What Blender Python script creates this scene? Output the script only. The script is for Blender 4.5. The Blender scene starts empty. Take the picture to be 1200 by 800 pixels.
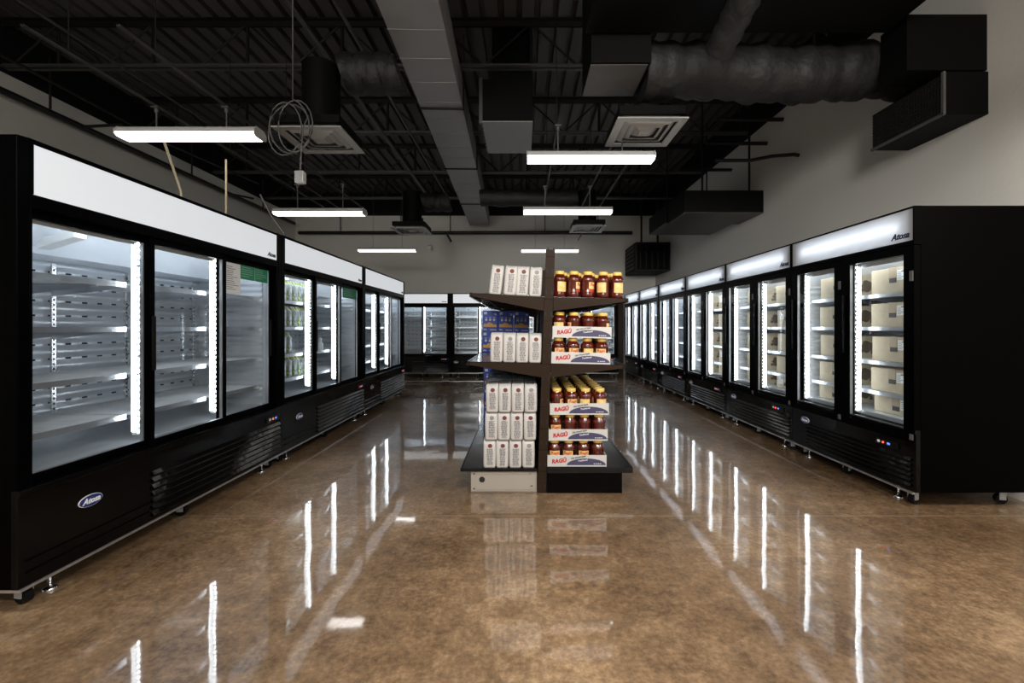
import bpy, bmesh, math, random
from mathutils import Vector, Matrix
random.seed(7)
sc = bpy.context.scene
COL = sc.collection
PI = math.pi
H, F, VX, VY = 1.235, 525.0, 612.0, 383.0        # camera height, focal length in px, vanishing point
XL, XR, YB = -2.165, 2.67, 11.03                 # front planes of the three cooler rows
WXL, WXR, WYB, WYF = -6.05, 3.55, 11.95, -4.5    # walls

# ------------------------------------------------------------------ materials
MATS = {}
def mat(name, color, rough=0.5, metal=0.0, spec=0.5, coat=0.0, emit=None, estr=0.0, bump=None, noise=None):
    m = bpy.data.materials.new(name); m.use_nodes = True
    nt = m.node_tree; b = nt.nodes['Principled BSDF']
    b.inputs['Base Color'].default_value = (*color, 1)
    b.inputs['Roughness'].default_value = rough
    b.inputs['Metallic'].default_value = metal
    b.inputs['Specular IOR Level'].default_value = spec
    b.inputs['Coat Weight'].default_value = coat
    if emit:
        b.inputs['Emission Color'].default_value = (*emit, 1)
        b.inputs['Emission Strength'].default_value = estr
    tc = nt.nodes.new('ShaderNodeTexCoord')
    if noise:                                     # (scale, second colour)
        n = nt.nodes.new('ShaderNodeTexNoise'); n.inputs['Scale'].default_value = noise[0]; n.inputs['Detail'].default_value = 5
        r = nt.nodes.new('ShaderNodeValToRGB')
        r.color_ramp.elements[0].color = (*color, 1); r.color_ramp.elements[1].color = (*noise[1], 1)
        r.color_ramp.elements[0].position = .35; r.color_ramp.elements[1].position = .7
        nt.links.new(tc.outputs['Object'], n.inputs['Vector']); nt.links.new(n.outputs['Fac'], r.inputs['Fac'])
        nt.links.new(r.outputs['Color'], b.inputs['Base Color'])
    if bump:                                      # (scale, strength, distance)
        n = nt.nodes.new('ShaderNodeTexNoise'); n.inputs['Scale'].default_value = bump[0]; n.inputs['Detail'].default_value = 4
        u = nt.nodes.new('ShaderNodeBump'); u.inputs['Strength'].default_value = bump[1]; u.inputs['Distance'].default_value = bump[2]
        nt.links.new(tc.outputs['Object'], n.inputs['Vector']); nt.links.new(n.outputs['Fac'], u.inputs['Height'])
        nt.links.new(u.outputs['Normal'], b.inputs['Normal'])
    MATS[name] = m
    return m

mat('black_metal', (.0005, .0005, .0006), .28, 0, .03)
mat('black_gloss', (.0010, .0010, .0012), .14, 0, .22, bump=(2.2, .5, .02))
mat('black_plastic', (.003, .003, .003), .45, 0, .2)
mat('vent_back', (.10, .10, .10), .6)
mat('dark_slot', (.01, .01, .011), .6)
mat('liner', (.72, .75, .79), .3, .6, .5, bump=(6, .1, .01))
mat('shelf_white', (.70, .72, .75), .35, .2)
mat('chrome', (.72, .73, .75), .18, 1)
mat('alu', (.6, .62, .65), .3, .9)
mat('white_plastic', (.75, .77, .78), .4)
mat('grey_plastic', (.35, .36, .37), .5)
mat('red_led', (.2, .01, .01), .4, emit=(1, .08, .03), estr=3)
mat('blue_display', (.02, .04, .12), .2, emit=(.15, .3, 1), estr=1.2)
mat('blue_badge', (.02, .03, .16), .3)
mat('logo_ink', (.012, .012, .05), .4)
mat('logo_white', (.8, .82, .85), .35)
mat('sign_left', (.3, .31, .32), .35, emit=(.93, .965, 1), estr=.60)
mat('bar_light', (.8, .8, .8), .4, emit=(.9, .95, 1), estr=5.5)
mat('top_lamp', (.8, .8, .8), .4, emit=(.9, .95, 1), estr=9)
mat('led_dot', (.8, .8, .8), .4, emit=(.88, .94, 1), estr=36)
mat('tube_light', (.8, .8, .8), .4, emit=(.93, .96, 1), estr=4.5)
mat('fixture_lens', (.85, .85, .85), .4, emit=(1, .975, .94), estr=5.5)
mat('fixture_body', (.6, .6, .6), .4)
mat('duct_grey', (.33, .33, .335), .5, .3, bump=(1.5, .15, .02))
mat('duct_black', (.0022, .0022, .0022), .6, 0, .12)
mat('duct_foil', (.008, .008, .0085), .62, 0, bump=(5, .8, .05))
mat('steel_dark', (.012, .012, .012), .5, 0, .3)
mat('steel_grey', (.10, .10, .10), .4, .5)
mat('strut', (.11, .11, .11), .6, .3)
mat('deck', (.085, .082, .08), .5, .1)
mat('pipe_black', (.008, .008, .008), .4)
mat('cord_tan', (.5, .42, .28), .5)
mat('cord_grey', (.12, .12, .12), .5)
mat('duct_mid', (.13, .13, .13), .5, .2)
mat('diffuser_white', (.40, .40, .39), .5)
mat('brown_metal', (.028, .0170, .0105), .5, 0, .10, bump=(60, .08, .002))
mat('brown_dark', (.0022, .0012, .0012), .45, 0, .06)
mat('shelf_black', (.0025, .003, .004), .14, 0, .4)
mat('beige_metal', (.46, .42, .37), .4, .25)
mat('cardboard', (.50, .43, .31), .75, noise=(14, (.43, .36, .25)), bump=(40, .1, .002))
mat('card_tape', (.36, .28, .18), .4)
mat('card_ink', (.12, .085, .06), .7)
mat('card_black', (.015, .012, .012), .5)
mat('paper', (.78, .79, .80), .6)
mat('paper_ink', (.2, .2, .22), .6)
mat('green_sheet', (.01, .24, .10), .45)
mat('dim_sheet', (.075, .08, .085), .5)
mat('bag_white', (.60, .58, .56), .42, bump=(28, .35, .006))
mat('bag_red', (.17, .045, .04), .6)
mat('bag_grey', (.29, .285, .29), .6)
mat('sauce', (.085, .008, .003), .09, 0, .6, coat=.6)
mat('lid_yellow', (.86, .58, .14), .35)
mat('label_yellow', (.86, .66, .30), .5, noise=(30, (.80, .50, .14)))
mat('label_red', (.45, .03, .02), .5)
mat('label_dark', (.02, .02, .05), .5)
mat('tray_white', (.62, .61, .59), .6)
mat('ink_red', (.52, .025, .03), .5)
mat('ink_violet', (.06, .055, .13), .5)
mat('ink_black', (.02, .02, .025), .5)
mat('box_blue', (.010, .055, .46), .35)
mat('box_orange', (.80, .36, .05), .5, noise=(60, (.75, .5, .16)))
mat('box_white', (.65, .68, .75), .5)
mat('spray_white', (.75, .77, .8), .4)

def special():
    # thin glass
    m = bpy.data.materials.new('door_glass'); m.use_nodes = True; nt = m.node_tree; nt.nodes.clear()
    o = nt.nodes.new('ShaderNodeOutputMaterial'); mx = nt.nodes.new('ShaderNodeMixShader')
    t = nt.nodes.new('ShaderNodeBsdfTransparent'); t.inputs[0].default_value = (.93, .95, .955, 1)
    g = nt.nodes.new('ShaderNodeBsdfGlossy'); g.inputs['Roughness'].default_value = .02
    f = nt.nodes.new('ShaderNodeLayerWeight'); f.inputs['Blend'].default_value = .5
    pw = nt.nodes.new('ShaderNodeMath'); pw.operation = 'POWER'; pw.inputs[1].default_value = 5
    ma = nt.nodes.new('ShaderNodeMath'); ma.operation = 'MULTIPLY_ADD'; ma.inputs[1].default_value = .6; ma.inputs[2].default_value = .025
    nt.links.new(f.outputs['Facing'], pw.inputs[0]); nt.links.new(pw.outputs[0], ma.inputs[0]); nt.links.new(ma.outputs[0], mx.inputs[0]); nt.links.new(t.outputs[0], mx.inputs[1]); nt.links.new(g.outputs[0], mx.inputs[2])
    nt.links.new(mx.outputs[0], o.inputs[0]); MATS['door_glass'] = m
    # shrink film
    m = bpy.data.materials.new('film'); m.use_nodes = True; nt = m.node_tree; nt.nodes.clear()
    o = nt.nodes.new('ShaderNodeOutputMaterial'); mx = nt.nodes.new('ShaderNodeMixShader'); mx.inputs[0].default_value = .5
    t = nt.nodes.new('ShaderNodeBsdfTransparent'); t.inputs[0].default_value = (.85, .9, .93, 1)
    b = nt.nodes.new('ShaderNodeBsdfPrincipled'); b.inputs['Base Color'].default_value = (.13, .15, .165, 1); b.inputs['Roughness'].default_value = .12
    nt.links.new(t.outputs[0], mx.inputs[1]); nt.links.new(b.outputs[0], mx.inputs[2]); nt.links.new(mx.outputs[0], o.inputs[0]); MATS['film'] = m
    # backlit translucent sign sheet
    m = bpy.data.materials.new('sign_sheet'); m.use_nodes = True; nt = m.node_tree; nt.nodes.clear()
    o = nt.nodes.new('ShaderNodeOutputMaterial'); mx = nt.nodes.new('ShaderNodeMixShader'); mx.inputs[0].default_value = .7
    d = nt.nodes.new('ShaderNodeBsdfDiffuse'); d.inputs[0].default_value = (.75, .76, .78, 1)
    t = nt.nodes.new('ShaderNodeBsdfTranslucent'); t.inputs[0].default_value = (.9, .92, .95, 1)
    nt.links.new(d.outputs[0], mx.inputs[1]); nt.links.new(t.outputs[0], mx.inputs[2]); nt.links.new(mx.outputs[0], o.inputs[0]); MATS['sign_sheet'] = m
    # polished concrete
    m = bpy.data.materials.new('polished_concrete'); m.use_nodes = True; nt = m.node_tree; b = nt.nodes['Principled BSDF']
    L = nt.links.new; N = nt.nodes.new
    geo = N('ShaderNodeNewGeometry')
    def noise(s, d, r=.55, stretch=None):
        n = N('ShaderNodeTexNoise'); n.inputs['Scale'].default_value = s; n.inputs['Detail'].default_value = d; n.inputs['Roughness'].default_value = r
        L(geo.outputs['Position'], n.inputs['Vector']); return n
    n1, n2, n3 = noise(.9, 5), noise(10, 8, .72), noise(40, 6, .75)
    def math_(op, a, bb):
        x = N('ShaderNodeMath'); x.operation = op
        for i, v in enumerate((a, bb)):
            if isinstance(v, (int, float)): x.inputs[i].default_value = v
            else: L(v, x.inputs[i])
        return x.outputs[0]
    s = math_('ADD', math_('MULTIPLY', n1.outputs['Fac'], .5), math_('ADD', math_('MULTIPLY', n2.outputs['Fac'], .40), math_('MULTIPLY', n3.outputs['Fac'], .28)))
    r = N('ShaderNodeValToRGB'); e = r.color_ramp.elements
    e[0].position = .45; e[0].color = (.075, .042, .020, 1); e[1].position = .72; e[1].color = (.42, .285, .165, 1)
    mid = e.new(.60); mid.color = (.225, .140, .075, 1)
    L(s, r.inputs['Fac'])
    sep = N('ShaderNodeSeparateXYZ'); L(geo.outputs['Position'], sep.inputs[0])
    def line(axis, pos, w):
        return math_('LESS_THAN', math_('ABSOLUTE', math_('SUBTRACT', sep.outputs[axis], pos), 0), w)
    j = math_('MAXIMUM', line('Y', 2.93, .007), line('Y', 7.5, .006))
    mx = N('ShaderNodeMix'); mx.data_type = 'RGBA'; mx.inputs['B'].default_value = (.36, .27, .185, 1)
    L(math_('MULTIPLY', j, .55), mx.inputs['Factor']); L(r.outputs['Color'], mx.inputs['A']); L(mx.outputs['Result'], b.inputs['Base Color'])
    rr = N('ShaderNodeMapRange'); rr.inputs['From Min'].default_value = .35; rr.inputs['From Max'].default_value = .7
    rr.inputs['To Min'].default_value = .03; rr.inputs['To Max'].default_value = .075
    L(n2.outputs['Fac'], rr.inputs['Value']); L(rr.outputs['Result'], b.inputs['Coat Roughness']); b.inputs['Roughness'].default_value = .42
    b.inputs['Coat Weight'].default_value = 1; b.inputs['Coat IOR'].default_value = 1.9
    nb = noise(2.3, 2, .4); u = N('ShaderNodeBump'); u.inputs['Strength'].default_value = .05; u.inputs['Distance'].default_value = .05
    L(nb.outputs['Fac'], u.inputs['Height']); L(u.outputs['Normal'], b.inputs['Normal']); L(u.outputs['Normal'], b.inputs['Coat Normal'])
    b.inputs['IOR'].default_value = 1.5
    MATS['polished_concrete'] = m
    # painted wall
    for nm, c in (('wall_paint', (.70, .685, .64)), ('wall_black', (.006, .006, .006))):
        mat(nm, c, .75, 0, .2, bump=(30, .12, .01))
    # speckled produce print
    m = mat('speckled', (.16, .17, .18), .35); nt = m.node_tree; b = nt.nodes['Principled BSDF']
    tc = nt.nodes.new('ShaderNodeTexCoord'); v = nt.nodes.new('ShaderNodeTexVoronoi'); v.inputs['Scale'].default_value = 34
    r = nt.nodes.new('ShaderNodeValToRGB'); r.color_ramp.interpolation = 'CONSTANT'; e = r.color_ramp.elements
    e[0].color = (.10, .12, .13, 1); e[1].position = .9; e[1].color = (.4, .48, .05, 1)
    for p, c in ((.25, (.22, .24, .25, 1)), (.5, (.13, .2, .08, 1)), (.6, (.32, .34, .36, 1))):
        x = e.new(p); x.color = c
    sp = nt.nodes.new('ShaderNodeSeparateColor')
    nt.links.new(tc.outputs['Object'], v.inputs['Vector']); nt.links.new(v.outputs['Color'], sp.inputs[0])
    nt.links.new(sp.outputs[0], r.inputs['Fac']); nt.links.new(r.outputs['Color'], b.inputs['Base Color'])
special()

# ------------------------------------------------------------------ mesh helpers
class MB:
    def __init__(s): s.v = []; s.f = []; s.m = []; s.sm = []
    def add(s, vs, fs, m=0, smooth=False):
        o = len(s.v); s.v += [tuple(v) for v in vs]
        for f in fs: s.f.append([o + i for i in f]); s.m.append(m); s.sm.append(smooth)
        return s
    def box(s, x0, x1, y0, y1, z0, z1, m=0):
        vs = [(x0,y0,z0),(x1,y0,z0),(x1,y1,z0),(x0,y1,z0),(x0,y0,z1),(x1,y0,z1),(x1,y1,z1),(x0,y1,z1)]
        return s.add(vs, [(3,2,1,0),(4,5,6,7),(0,1,5,4),(1,2,6,5),(2,3,7,6),(3,0,4,7)], m)
    def tube(s, pts, r, n=8, m=0, caps=True):
        pts = [Vector(p) for p in pts]; rings = []
        for i, p in enumerate(pts):
            d = (pts[min(i+1, len(pts)-1)] - pts[max(i-1, 0)]).normalized()
            a = d.cross(Vector((0,0,1))) if abs(d.z) < .95 else d.cross(Vector((1,0,0)))
            a.normalize(); b = d.cross(a)
            rr = r[i] if isinstance(r, (list, tuple)) else r
            rings.append([p + a*rr*math.cos(2*PI*k/n) + b*rr*math.sin(2*PI*k/n) for k in range(n)])
        vs = [v for g in rings for v in g]; fs = []
        for i in range(len(pts)-1):
            for k in range(n):
                fs.append((i*n+k, i*n+(k+1) % n, (i+1)*n+(k+1) % n, (i+1)*n+k))
        s.add(vs, fs, m, True)
        if caps:
            s.add(rings[0], [list(range(n))[::-1]], m); s.add(rings[-1], [list(range(n))], m)
        return s
    def bar(s, a, b, w, m=0):                    # square bar between two points
        return s.tube([a, b], w*.707, 4, m)
    def lathe(s, prof, n=20, m=0, c=(0,0,0), caps=True):
        vs = [(c[0]+r*math.cos(2*PI*k/n), c[1]+r*math.sin(2*PI*k/n), c[2]+z) for r, z in prof for k in range(n)]
        fs = [(i*n+k, i*n+(k+1) % n, (i+1)*n+(k+1) % n, (i+1)*n+k) for i in range(len(prof)-1) for k in range(n)]
        s.add(vs, fs, m, True)
        if caps:
            s.add(vs[:n], [list(range(n))[::-1]], m); s.add(vs[-n:], [list(range(n))], m)
        return s
    def prism(s, poly, axis, a, b, m=0):         # polygon in the other two axes, extruded along axis
        def mk(p, t):
            return {'x': (t, p[0], p[1]), 'y': (p[0], t, p[1]), 'z': (p[0], p[1], t)}[axis]
        n = len(poly); vs = [mk(p, a) for p in poly] + [mk(p, b) for p in poly]
        fs = [list(range(n))[::-1], list(range(n, 2*n))] + [(i, (i+1) % n, n+(i+1) % n, n+i) for i in range(n)]
        return s.add(vs, fs, m)
    def mesh(s, name, mats, bevel=0):
        me = bpy.data.meshes.new(name); me.from_pydata(s.v, [], s.f)
        for x in ([mats] if isinstance(mats, str) else mats): me.materials.append(MATS[x])
        for p, mi, sm in zip(me.polygons, s.m, s.sm): p.material_index = mi; p.use_smooth = sm
        bm = bmesh.new(); bm.from_mesh(me)
        if bevel:
            bmesh.ops.remove_doubles(bm, verts=bm.verts, dist=1e-6)
            ed = [e for e in bm.edges if len(e.link_faces) == 2 and e.calc_face_angle(0) > .5]
            bmesh.ops.bevel(bm, geom=ed, offset=bevel, segments=2, affect='EDGES', profile=.6, clamp_overlap=True)
        bmesh.ops.recalc_face_normals(bm, faces=bm.faces)
        bm.to_mesh(me); bm.free(); me.update()
        return me
CACHE = {}
def cached(key, fn):
    if key not in CACHE: CACHE[key] = fn()
    return CACHE[key]
def obj(name, me, parent=None, loc=(0,0,0), rot=(0,0,0), label=None):
    o = bpy.data.objects.new(name, me); COL.objects.link(o)
    o.parent = parent; o.location = loc; o.rotation_euler = rot
    if label: o['label'] = label
    return o
def tag(o, label, cat, group=None, kind=None):
    o['label'] = label; o['category'] = cat
    if group: o['group'] = group
    if kind: o['kind'] = kind
    return o
def thing(name, label, cat, loc=(0,0,0), rotz=0, group=None):
    o = bpy.data.objects.new(name, None); COL.objects.link(o); o.empty_display_size = .1
    o.location = loc; o.rotation_euler = (0,0,rotz)
    return tag(o, label, cat, group)
def struct(name, mb, m, bevel=0):
    o = obj(name, mb.mesh(name, m, bevel)); o['kind'] = 'structure'; return o
def text_mesh(s, size, m, extrude=.0006, shear=0, bold=0, align='CENTER', bend=0, sx=1):
    c = bpy.data.curves.new('lettering', 'FONT'); c.body = s; c.size = size; c.extrude = extrude; c.shear = shear
    c.offset = bold; c.align_x = align; c.align_y = 'CENTER'; c.resolution_u = 3
    o = bpy.data.objects.new('lettering', c); COL.objects.link(o)
    dg = bpy.context.evaluated_depsgraph_get(); dg.update()
    me = bpy.data.meshes.new_from_object(o.evaluated_get(dg))
    bpy.data.objects.remove(o); bpy.data.curves.remove(c)
    for v in me.vertices:
        x, y, z = v.co; x *= sx
        if bend: v.co = ((bend+z)*math.sin(x/bend), -(bend+z)*math.cos(x/bend), y)
        else: v.co = (x, -z, y)
    me.materials.clear(); me.materials.append(MATS[m]); me.name = 'lettering'
    return me
def P(x, y, D): return Vector(((x-VX)*D/F, D, H + (VY-y)*D/F))

# ------------------------------------------------------------------ room
struct('floor', MB().box(WXL-.1, WXR+.1, WYF-.1, WYB+.1, -.1, 0), 'polished_concrete')
ZP = 4.2; ZD = 4.8
struct('wall_left', MB().box(WXL-.12, WXL, WYF, WYB, 0, ZP), 'wall_paint')
struct('wall_right', MB().box(WXR, WXR+.12, WYF, WYB, 0, ZP), 'wall_paint')
struct('wall_back', MB().box(WXL-.12, WXR+.12, WYB, WYB+.12, 0, ZP), 'wall_paint')
struct('wall_front', MB().box(WXL-.12, WXR+.12, WYF-.12, WYF, 0, ZP), 'wall_paint')
up = MB().box(WXL-.12, WXL, WYF, WYB, ZP, ZD+.1).box(WXR, WXR+.12, WYF, WYB, ZP, ZD+.1)
up.box(WXL-.12, WXR+.12, WYB, WYB+.12, ZP, ZD+.1).box(WXL-.12, WXR+.12, WYF-.12, WYF, ZP, ZD+.1)
struct('trim_1', up, 'wall_black')
prof = []; x = WXL - .1
while x < WXR + .1:
    prof += [(x, ZD), (x+.135, ZD), (x+.145, ZD+.075), (x+.195, ZD+.075)]; x += .205
d = MB(); n = len(prof)
d.add([(p[0], WYF, p[1]) for p in prof] + [(p[0], WYB, p[1]) for p in prof], [(i, i+1, n+i+1, n+i) for i in range(n-1)])
d.box(WXL-.1, WXR+.1, WYF, WYB, ZD+.08, ZD+.12)
struct('ceiling', d, 'deck')
# bar joists
for y in (-.1, 1.67, 3.45, 5.22, 7.0, 8.78, 10.55):
    j = MB()
    for s in (-.035, .035):
        j.box(WXL, WXR, y+s-.025, y+s+.025, 4.25, 4.257, 1); j.box(WXL, WXR, y+s*.35-.004, y+s*.35+.004, 4.25, 4.295, 1)
        j.box(WXL, WXR, y+s-.03, y+s+.03, ZD-.012, ZD-.002); j.box(WXL, WXR, y+s*.4-.004, y+s*.4+.004, ZD-.07, ZD-.002)
    x = WXL + .1; k = 0
    while x < WXR - .5:
        j.tube([(x, y, 4.27), (x+.55, y, ZD-.03)], .013, 6); j.tube([(x+1.1, y, 4.27), (x+.55, y, ZD-.03)], .013, 6)
        j.bar((x+.55, y, 4.27), (x+.55, y, ZD-.03), .03); x += 1.1
    o = struct('ceiling_beam', j, ['steel_dark', 'steel_grey']); o['label'] = 'dark open web steel roof joist under the metal deck'
# filler upright between far and right cooler rows
struct('trim_2', MB().box(2.365, 2.50, YB+.02, YB+.14, 0, 1.93), 'brown_metal', .004)

# ------------------------------------------------------------------ coolers
CH, CD = 2.062, .78             # cabinet height, depth
SHELF_Z = (1.49, 1.23, .96, .72)
def caster_mesh():
    b = MB()
    b.tube([(-.016, 0, .035), (.016, 0, .035)], .035, 14)
    b.box(-.024, -.019, -.018, .02, .03, .085, 1).box(.019, .024, -.018, .02, .03, .085, 1).box(-.03, .03, -.03, .03, .083, .092, 1)
    return b.mesh('caster', ['black_plastic', 'grey_plastic'])
def foot_mesh():
    return MB().lathe([(.028, 0), (.03, .006), (.022, .014), (.008, .02), (.008, .092)], 14).mesh('foot', 'chrome')
def frame_box(b, x0, x1, z0, z1, y0, y1, w, m=0, wb=None, wt=None):
    wb = wb or w; wt = wt or w
    b.box(x0, x0+w, y0, y1, z0, z1, m).box(x1-w, x1, y0, y1, z0, z1, m)
    b.box(x0+w, x1-w, y0, y1, z0, z0+wb, m).box(x0+w, x1-w, y0, y1, z1-wt, z1, m)
def back_panel_mesh(W, yb):
    b = MB(); prof = []; z = .60
    while z < 1.60:
        for k in range(8): prof.append((yb-.011+.011*math.cos(2*PI*k/8), z+.088*k/8))
        z += .088
    n = len(prof); b.add([(.06, y, z) for y, z in prof] + [(W-.06, y, z) for y, z in prof], [(i, i+1, n+i+1, n+i) for i in range(n-1)], 0, True)
    z = .688
    while z < 1.6:
        x = .16
        while x < W-.14:
            b.box(x, x+.032, yb-.004, yb, z-.005, z+.005, 1); x += .105
        z += .088
    return b.mesh('back_panel', ['liner', 'dark_slot'])
def logo(parent, x, z, y, size, m, lab='company lettering'):
    return obj('lettering', cached(('logo', size, m), lambda: text_mesh('Atosa', size, m, .0015, .35, size*.025)), parent, (x, y, z), label=lab)
def control_panel(parent, x, z, y):
    c = obj('control_panel', cached('cp', lambda: MB().box(-.10, .10, 0, .012, -.022, .022).mesh('control_panel', 'black_plastic', .003)), parent, (x, y, z), label='small black control strip')
    obj('sticker', cached('cps', lambda: MB().box(-.075, -.052, -.002, .004, -.009, .009).mesh('sticker', 'paper')), c)
    obj('indicator_light', cached('cpr', lambda: MB().lathe([(.001,-.003),(.007,0),(.007,.006)], 10).mesh('indicator_light', 'red_led')), c, (-.02, 0, 0), (PI/2,0,0), 'red indicator lamp')
    obj('display', cached('cpd', lambda: MB().box(.015, .04, -.002, .004, -.007, .007).mesh('display', 'blue_display')), c, label='blue digital display')
def badge(parent, x, z, y):
    b = MB(); n = 32
    for (sx, sz, yy, m) in ((.062, .029, -.003, 1), (.059, .027, -.005, 0)):
        vs = [(sx*math.cos(2*PI*k/n), yy, sz*math.sin(2*PI*k/n)) for k in range(n)] + [(sx*math.cos(2*PI*k/n), .004, sz*math.sin(2*PI*k/n)) for k in range(n)]
        b.add(vs, [list(range(n))] + [(k, (k+1) % n, n+(k+1) % n, n+k) for k in range(n)], m)
    o = obj('badge', cached('badge', lambda: b.mesh('badge', ['blue_badge', 'logo_white'])), parent, (x, y, z), label='oval blue badge with white rim')
    logo(o, 0, 0, -.0055, .038, 'logo_white', 'white company lettering')
def light_bar(parent, x, y, z0, z1, sides, w=.05, dots=32):
    """vertical lamp inside the door post; body, cover and a row of diodes"""
    def f():
        b = MB().box(-.02, .02, 0, w, z0, z1, 0); return b.mesh('light_bar', 'white_plastic', .002)
    o = obj('light_bar', cached(('lb', z0, z1, w), f), parent, (x, y, 0))
    for s in sides:
        def c():
            return MB().box(s*.021, s*.028, .006, w-.006, z0+.02, z1-.02).box(-.017, .017, w+.001, w+.006, z0+.02, z1-.02).mesh('cover', 'bar_light')
        obj('cover', cached(('lbc', s, z0, z1, w), c), o, label='lit white lamp cover')
        def e():
            b = MB()
            for k in range(dots):
                z = z0 + .02 + (z1-z0-.04)*k/(dots-1)
                b.box(s*.010, s*.020, -.006, -.001, z-.005, z+.005)
            return b.mesh('diodes', 'led_dot')
        obj('diodes', cached(('lbd', s, z0, z1, w), e), o, label='dotted row of bright diodes')
def undercarriage(root, W):
    for x in (.09, W/2-.03, W-.09):
        for y in (.07, CD-.1): obj('caster', cached('caster', caster_mesh), root, (x, y, 0), (0,0,random.uniform(-.5,.5)))
    for x in (.19, W-.2):
        obj('levelling_foot', cached('foot', foot_mesh), root, (x, .06, 0), label='chrome screw foot')
    obj('bottom_rail', cached(('rail', W), lambda: MB().box(.0, W, -.012, .004, .094, .106).box(0, .012, 0, CD, .094, .106).mesh('bottom_rail', 'alu')), root, label='thin bright rail under the cabinet')
def shell(W, y0, jamb):
    """black outer cabinet: sides, back, top, header, machine box, front frame"""
    b = MB()
    b.box(0, .05, y0, CD, .106, CH).box(W-.05, W, y0, CD, .106, CH)
    b.box(.05, W-.05, CD-.05, CD, .106, CH).box(.05, W-.05, y0+.02, CD-.05, CH-.02, CH)
    b.box(.05, W-.05, y0+.02, CD-.05, .106, .53)
    b.box(.05, W-.05, .2, CD-.05, 1.80, 1.82)
    b.box(.05, W-.05, y0, .1, 1.765, 1.822)                        # header over the doors
    b.box(.05, W-.05, y0, .02, CH-.018, CH)
    b.box(.05, .068, y0, .02, 1.822, CH-.018).box(W-.068, W-.05, y0, .02, 1.822, CH-.018)
    b.box(.05, .05+jamb, y0, .1, .53, 1.765).box(W-.05-jamb, W-.05, y0, .1, .53, 1.765)
    return b.mesh('cabinet', 'black_metal', .004)
def liner(W):
    b = MB()
    b.box(.05, .06, .1, CD-.06, .53, 1.80).box(W-.06, W-.05, .1, CD-.06, .53, 1.80)
    b.box(.06, W-.06, CD-.065, CD-.055, .53, 1.80).box(.06, W-.06, .10, CD-.065, .53, .56).box(.06, W-.06, .1, CD-.065, 1.785, 1.80)
    b.box(.06, W-.06, .44, CD-.065, 1.63, 1.785)                   # evaporator cover
    b.prism([(.30, 1.785), (.44, 1.785), (.44, 1.63)], 'x', .06, W-.06)
    return b.mesh('liner', 'liner')
def inside(root, W, n, y_front=.16):
    obj('liner', cached(('liner', W), lambda: liner(W)), root, label='bright metal inner lining')
    obj('back_panel', cached(('bp', W), lambda: back_panel_mesh(W, CD-.075)), root, label='ribbed slotted metal back panel')
    bay = (W-.12)/n
    for sx, x0 in ((1, .06), (-1, W-.06)):
        def sidep():
            b = MB(); prof = []; z = .60
            while z < 1.60:
                for k in range(6): prof.append((sx*(.007-.007*math.cos(2*PI*k/6)), z+.052*k/6))
                z += .052
            m = len(prof); b.add([(x, .13, z) for x, z in prof] + [(x, CD-.10, z) for x, z in prof], [(i, i+1, m+i+1, m+i) for i in range(m-1)], 0, True)
            return b.mesh('side_panel', 'liner')
        obj('side_panel', cached(('sidep', sx), sidep), root, (x0+sx*.0005, 0, 0), label='ribbed metal side lining')
    def top_lamp():
        b = MB().box(.09, W-.09, .102, .114, 1.715, 1.784, 0)
        b.add([(.10, .1145, 1.722), (W-.10, .1145, 1.722), (W-.10, .1145, 1.78), (.10, .1145, 1.78)], [(3, 2, 1, 0)], 1)
        return b.mesh('top_lamp', ['white_plastic', 'top_lamp'])
    obj('top_lamp', cached(('toplamp', W), top_lamp), root, label='white lamp strip facing into the cabinet')
    def pil():
        b = MB().box(-.012, .012, -.012, 0, .58, 1.62)
        z = .62
        while z < 1.6: b.box(-.004, .004, -.0135, -.011, z-.006, z+.006, 1); z += .03
        return b.mesh('pilaster', ['chrome', 'dark_slot'])
    for i in range(n):
        for x in (.08, bay-.08): obj('pilaster', cached('pil', pil), root, (.06+i*bay+x, CD-.09, 0))
    def shf():
        w = bay-.03; b = MB().box(0, w, 0, CD-.10-y_front, -.006, 0)
        b.box(0, w, -.006, 0, -.024, .006, 1)
        for k in range(int(w/.03)): b.box(.01+k*.03, .016+k*.03, 0, CD-.10-y_front, 0, .003)
        for x in (.06, w-.07): b.prism([(CD-.10-y_front, -.07), (CD-.10-y_front, -.006), (.1, -.006), (.1, -.02)], 'x', x, x+.004, 1)
        return b.mesh('shelf', ['shelf_white', 'alu'])
    for z in SHELF_Z:
        for i in range(n): obj('shelf', cached(('shelf', bay, y_front), shf), root, (.06+i*bay+.015, y_front, z))
    return bay
def louvers(W, xa, z0, z1, n, extra):
    b = MB().box(.0, W, .0, .03, .106, .53)
    h = (z1-z0)/n
    for i in range(n):
        z = z0 + i*h
        b.prism([(.0, z+.004), (-.013, z+.008), (-.015, z+.012), (.0, z+h*.86)], 'x', xa, W-.035)
    for z in extra: b.prism([(0, z), (-.006, z+.006), (0, z+.012)], 'x', .03, xa-.02)
    b.prism([(0, .50), (-.008, .506), (-.008, .524), (0, .53)], 'x', .0, W)
    return b.mesh('louver_panel', 'black_gloss')

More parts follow.
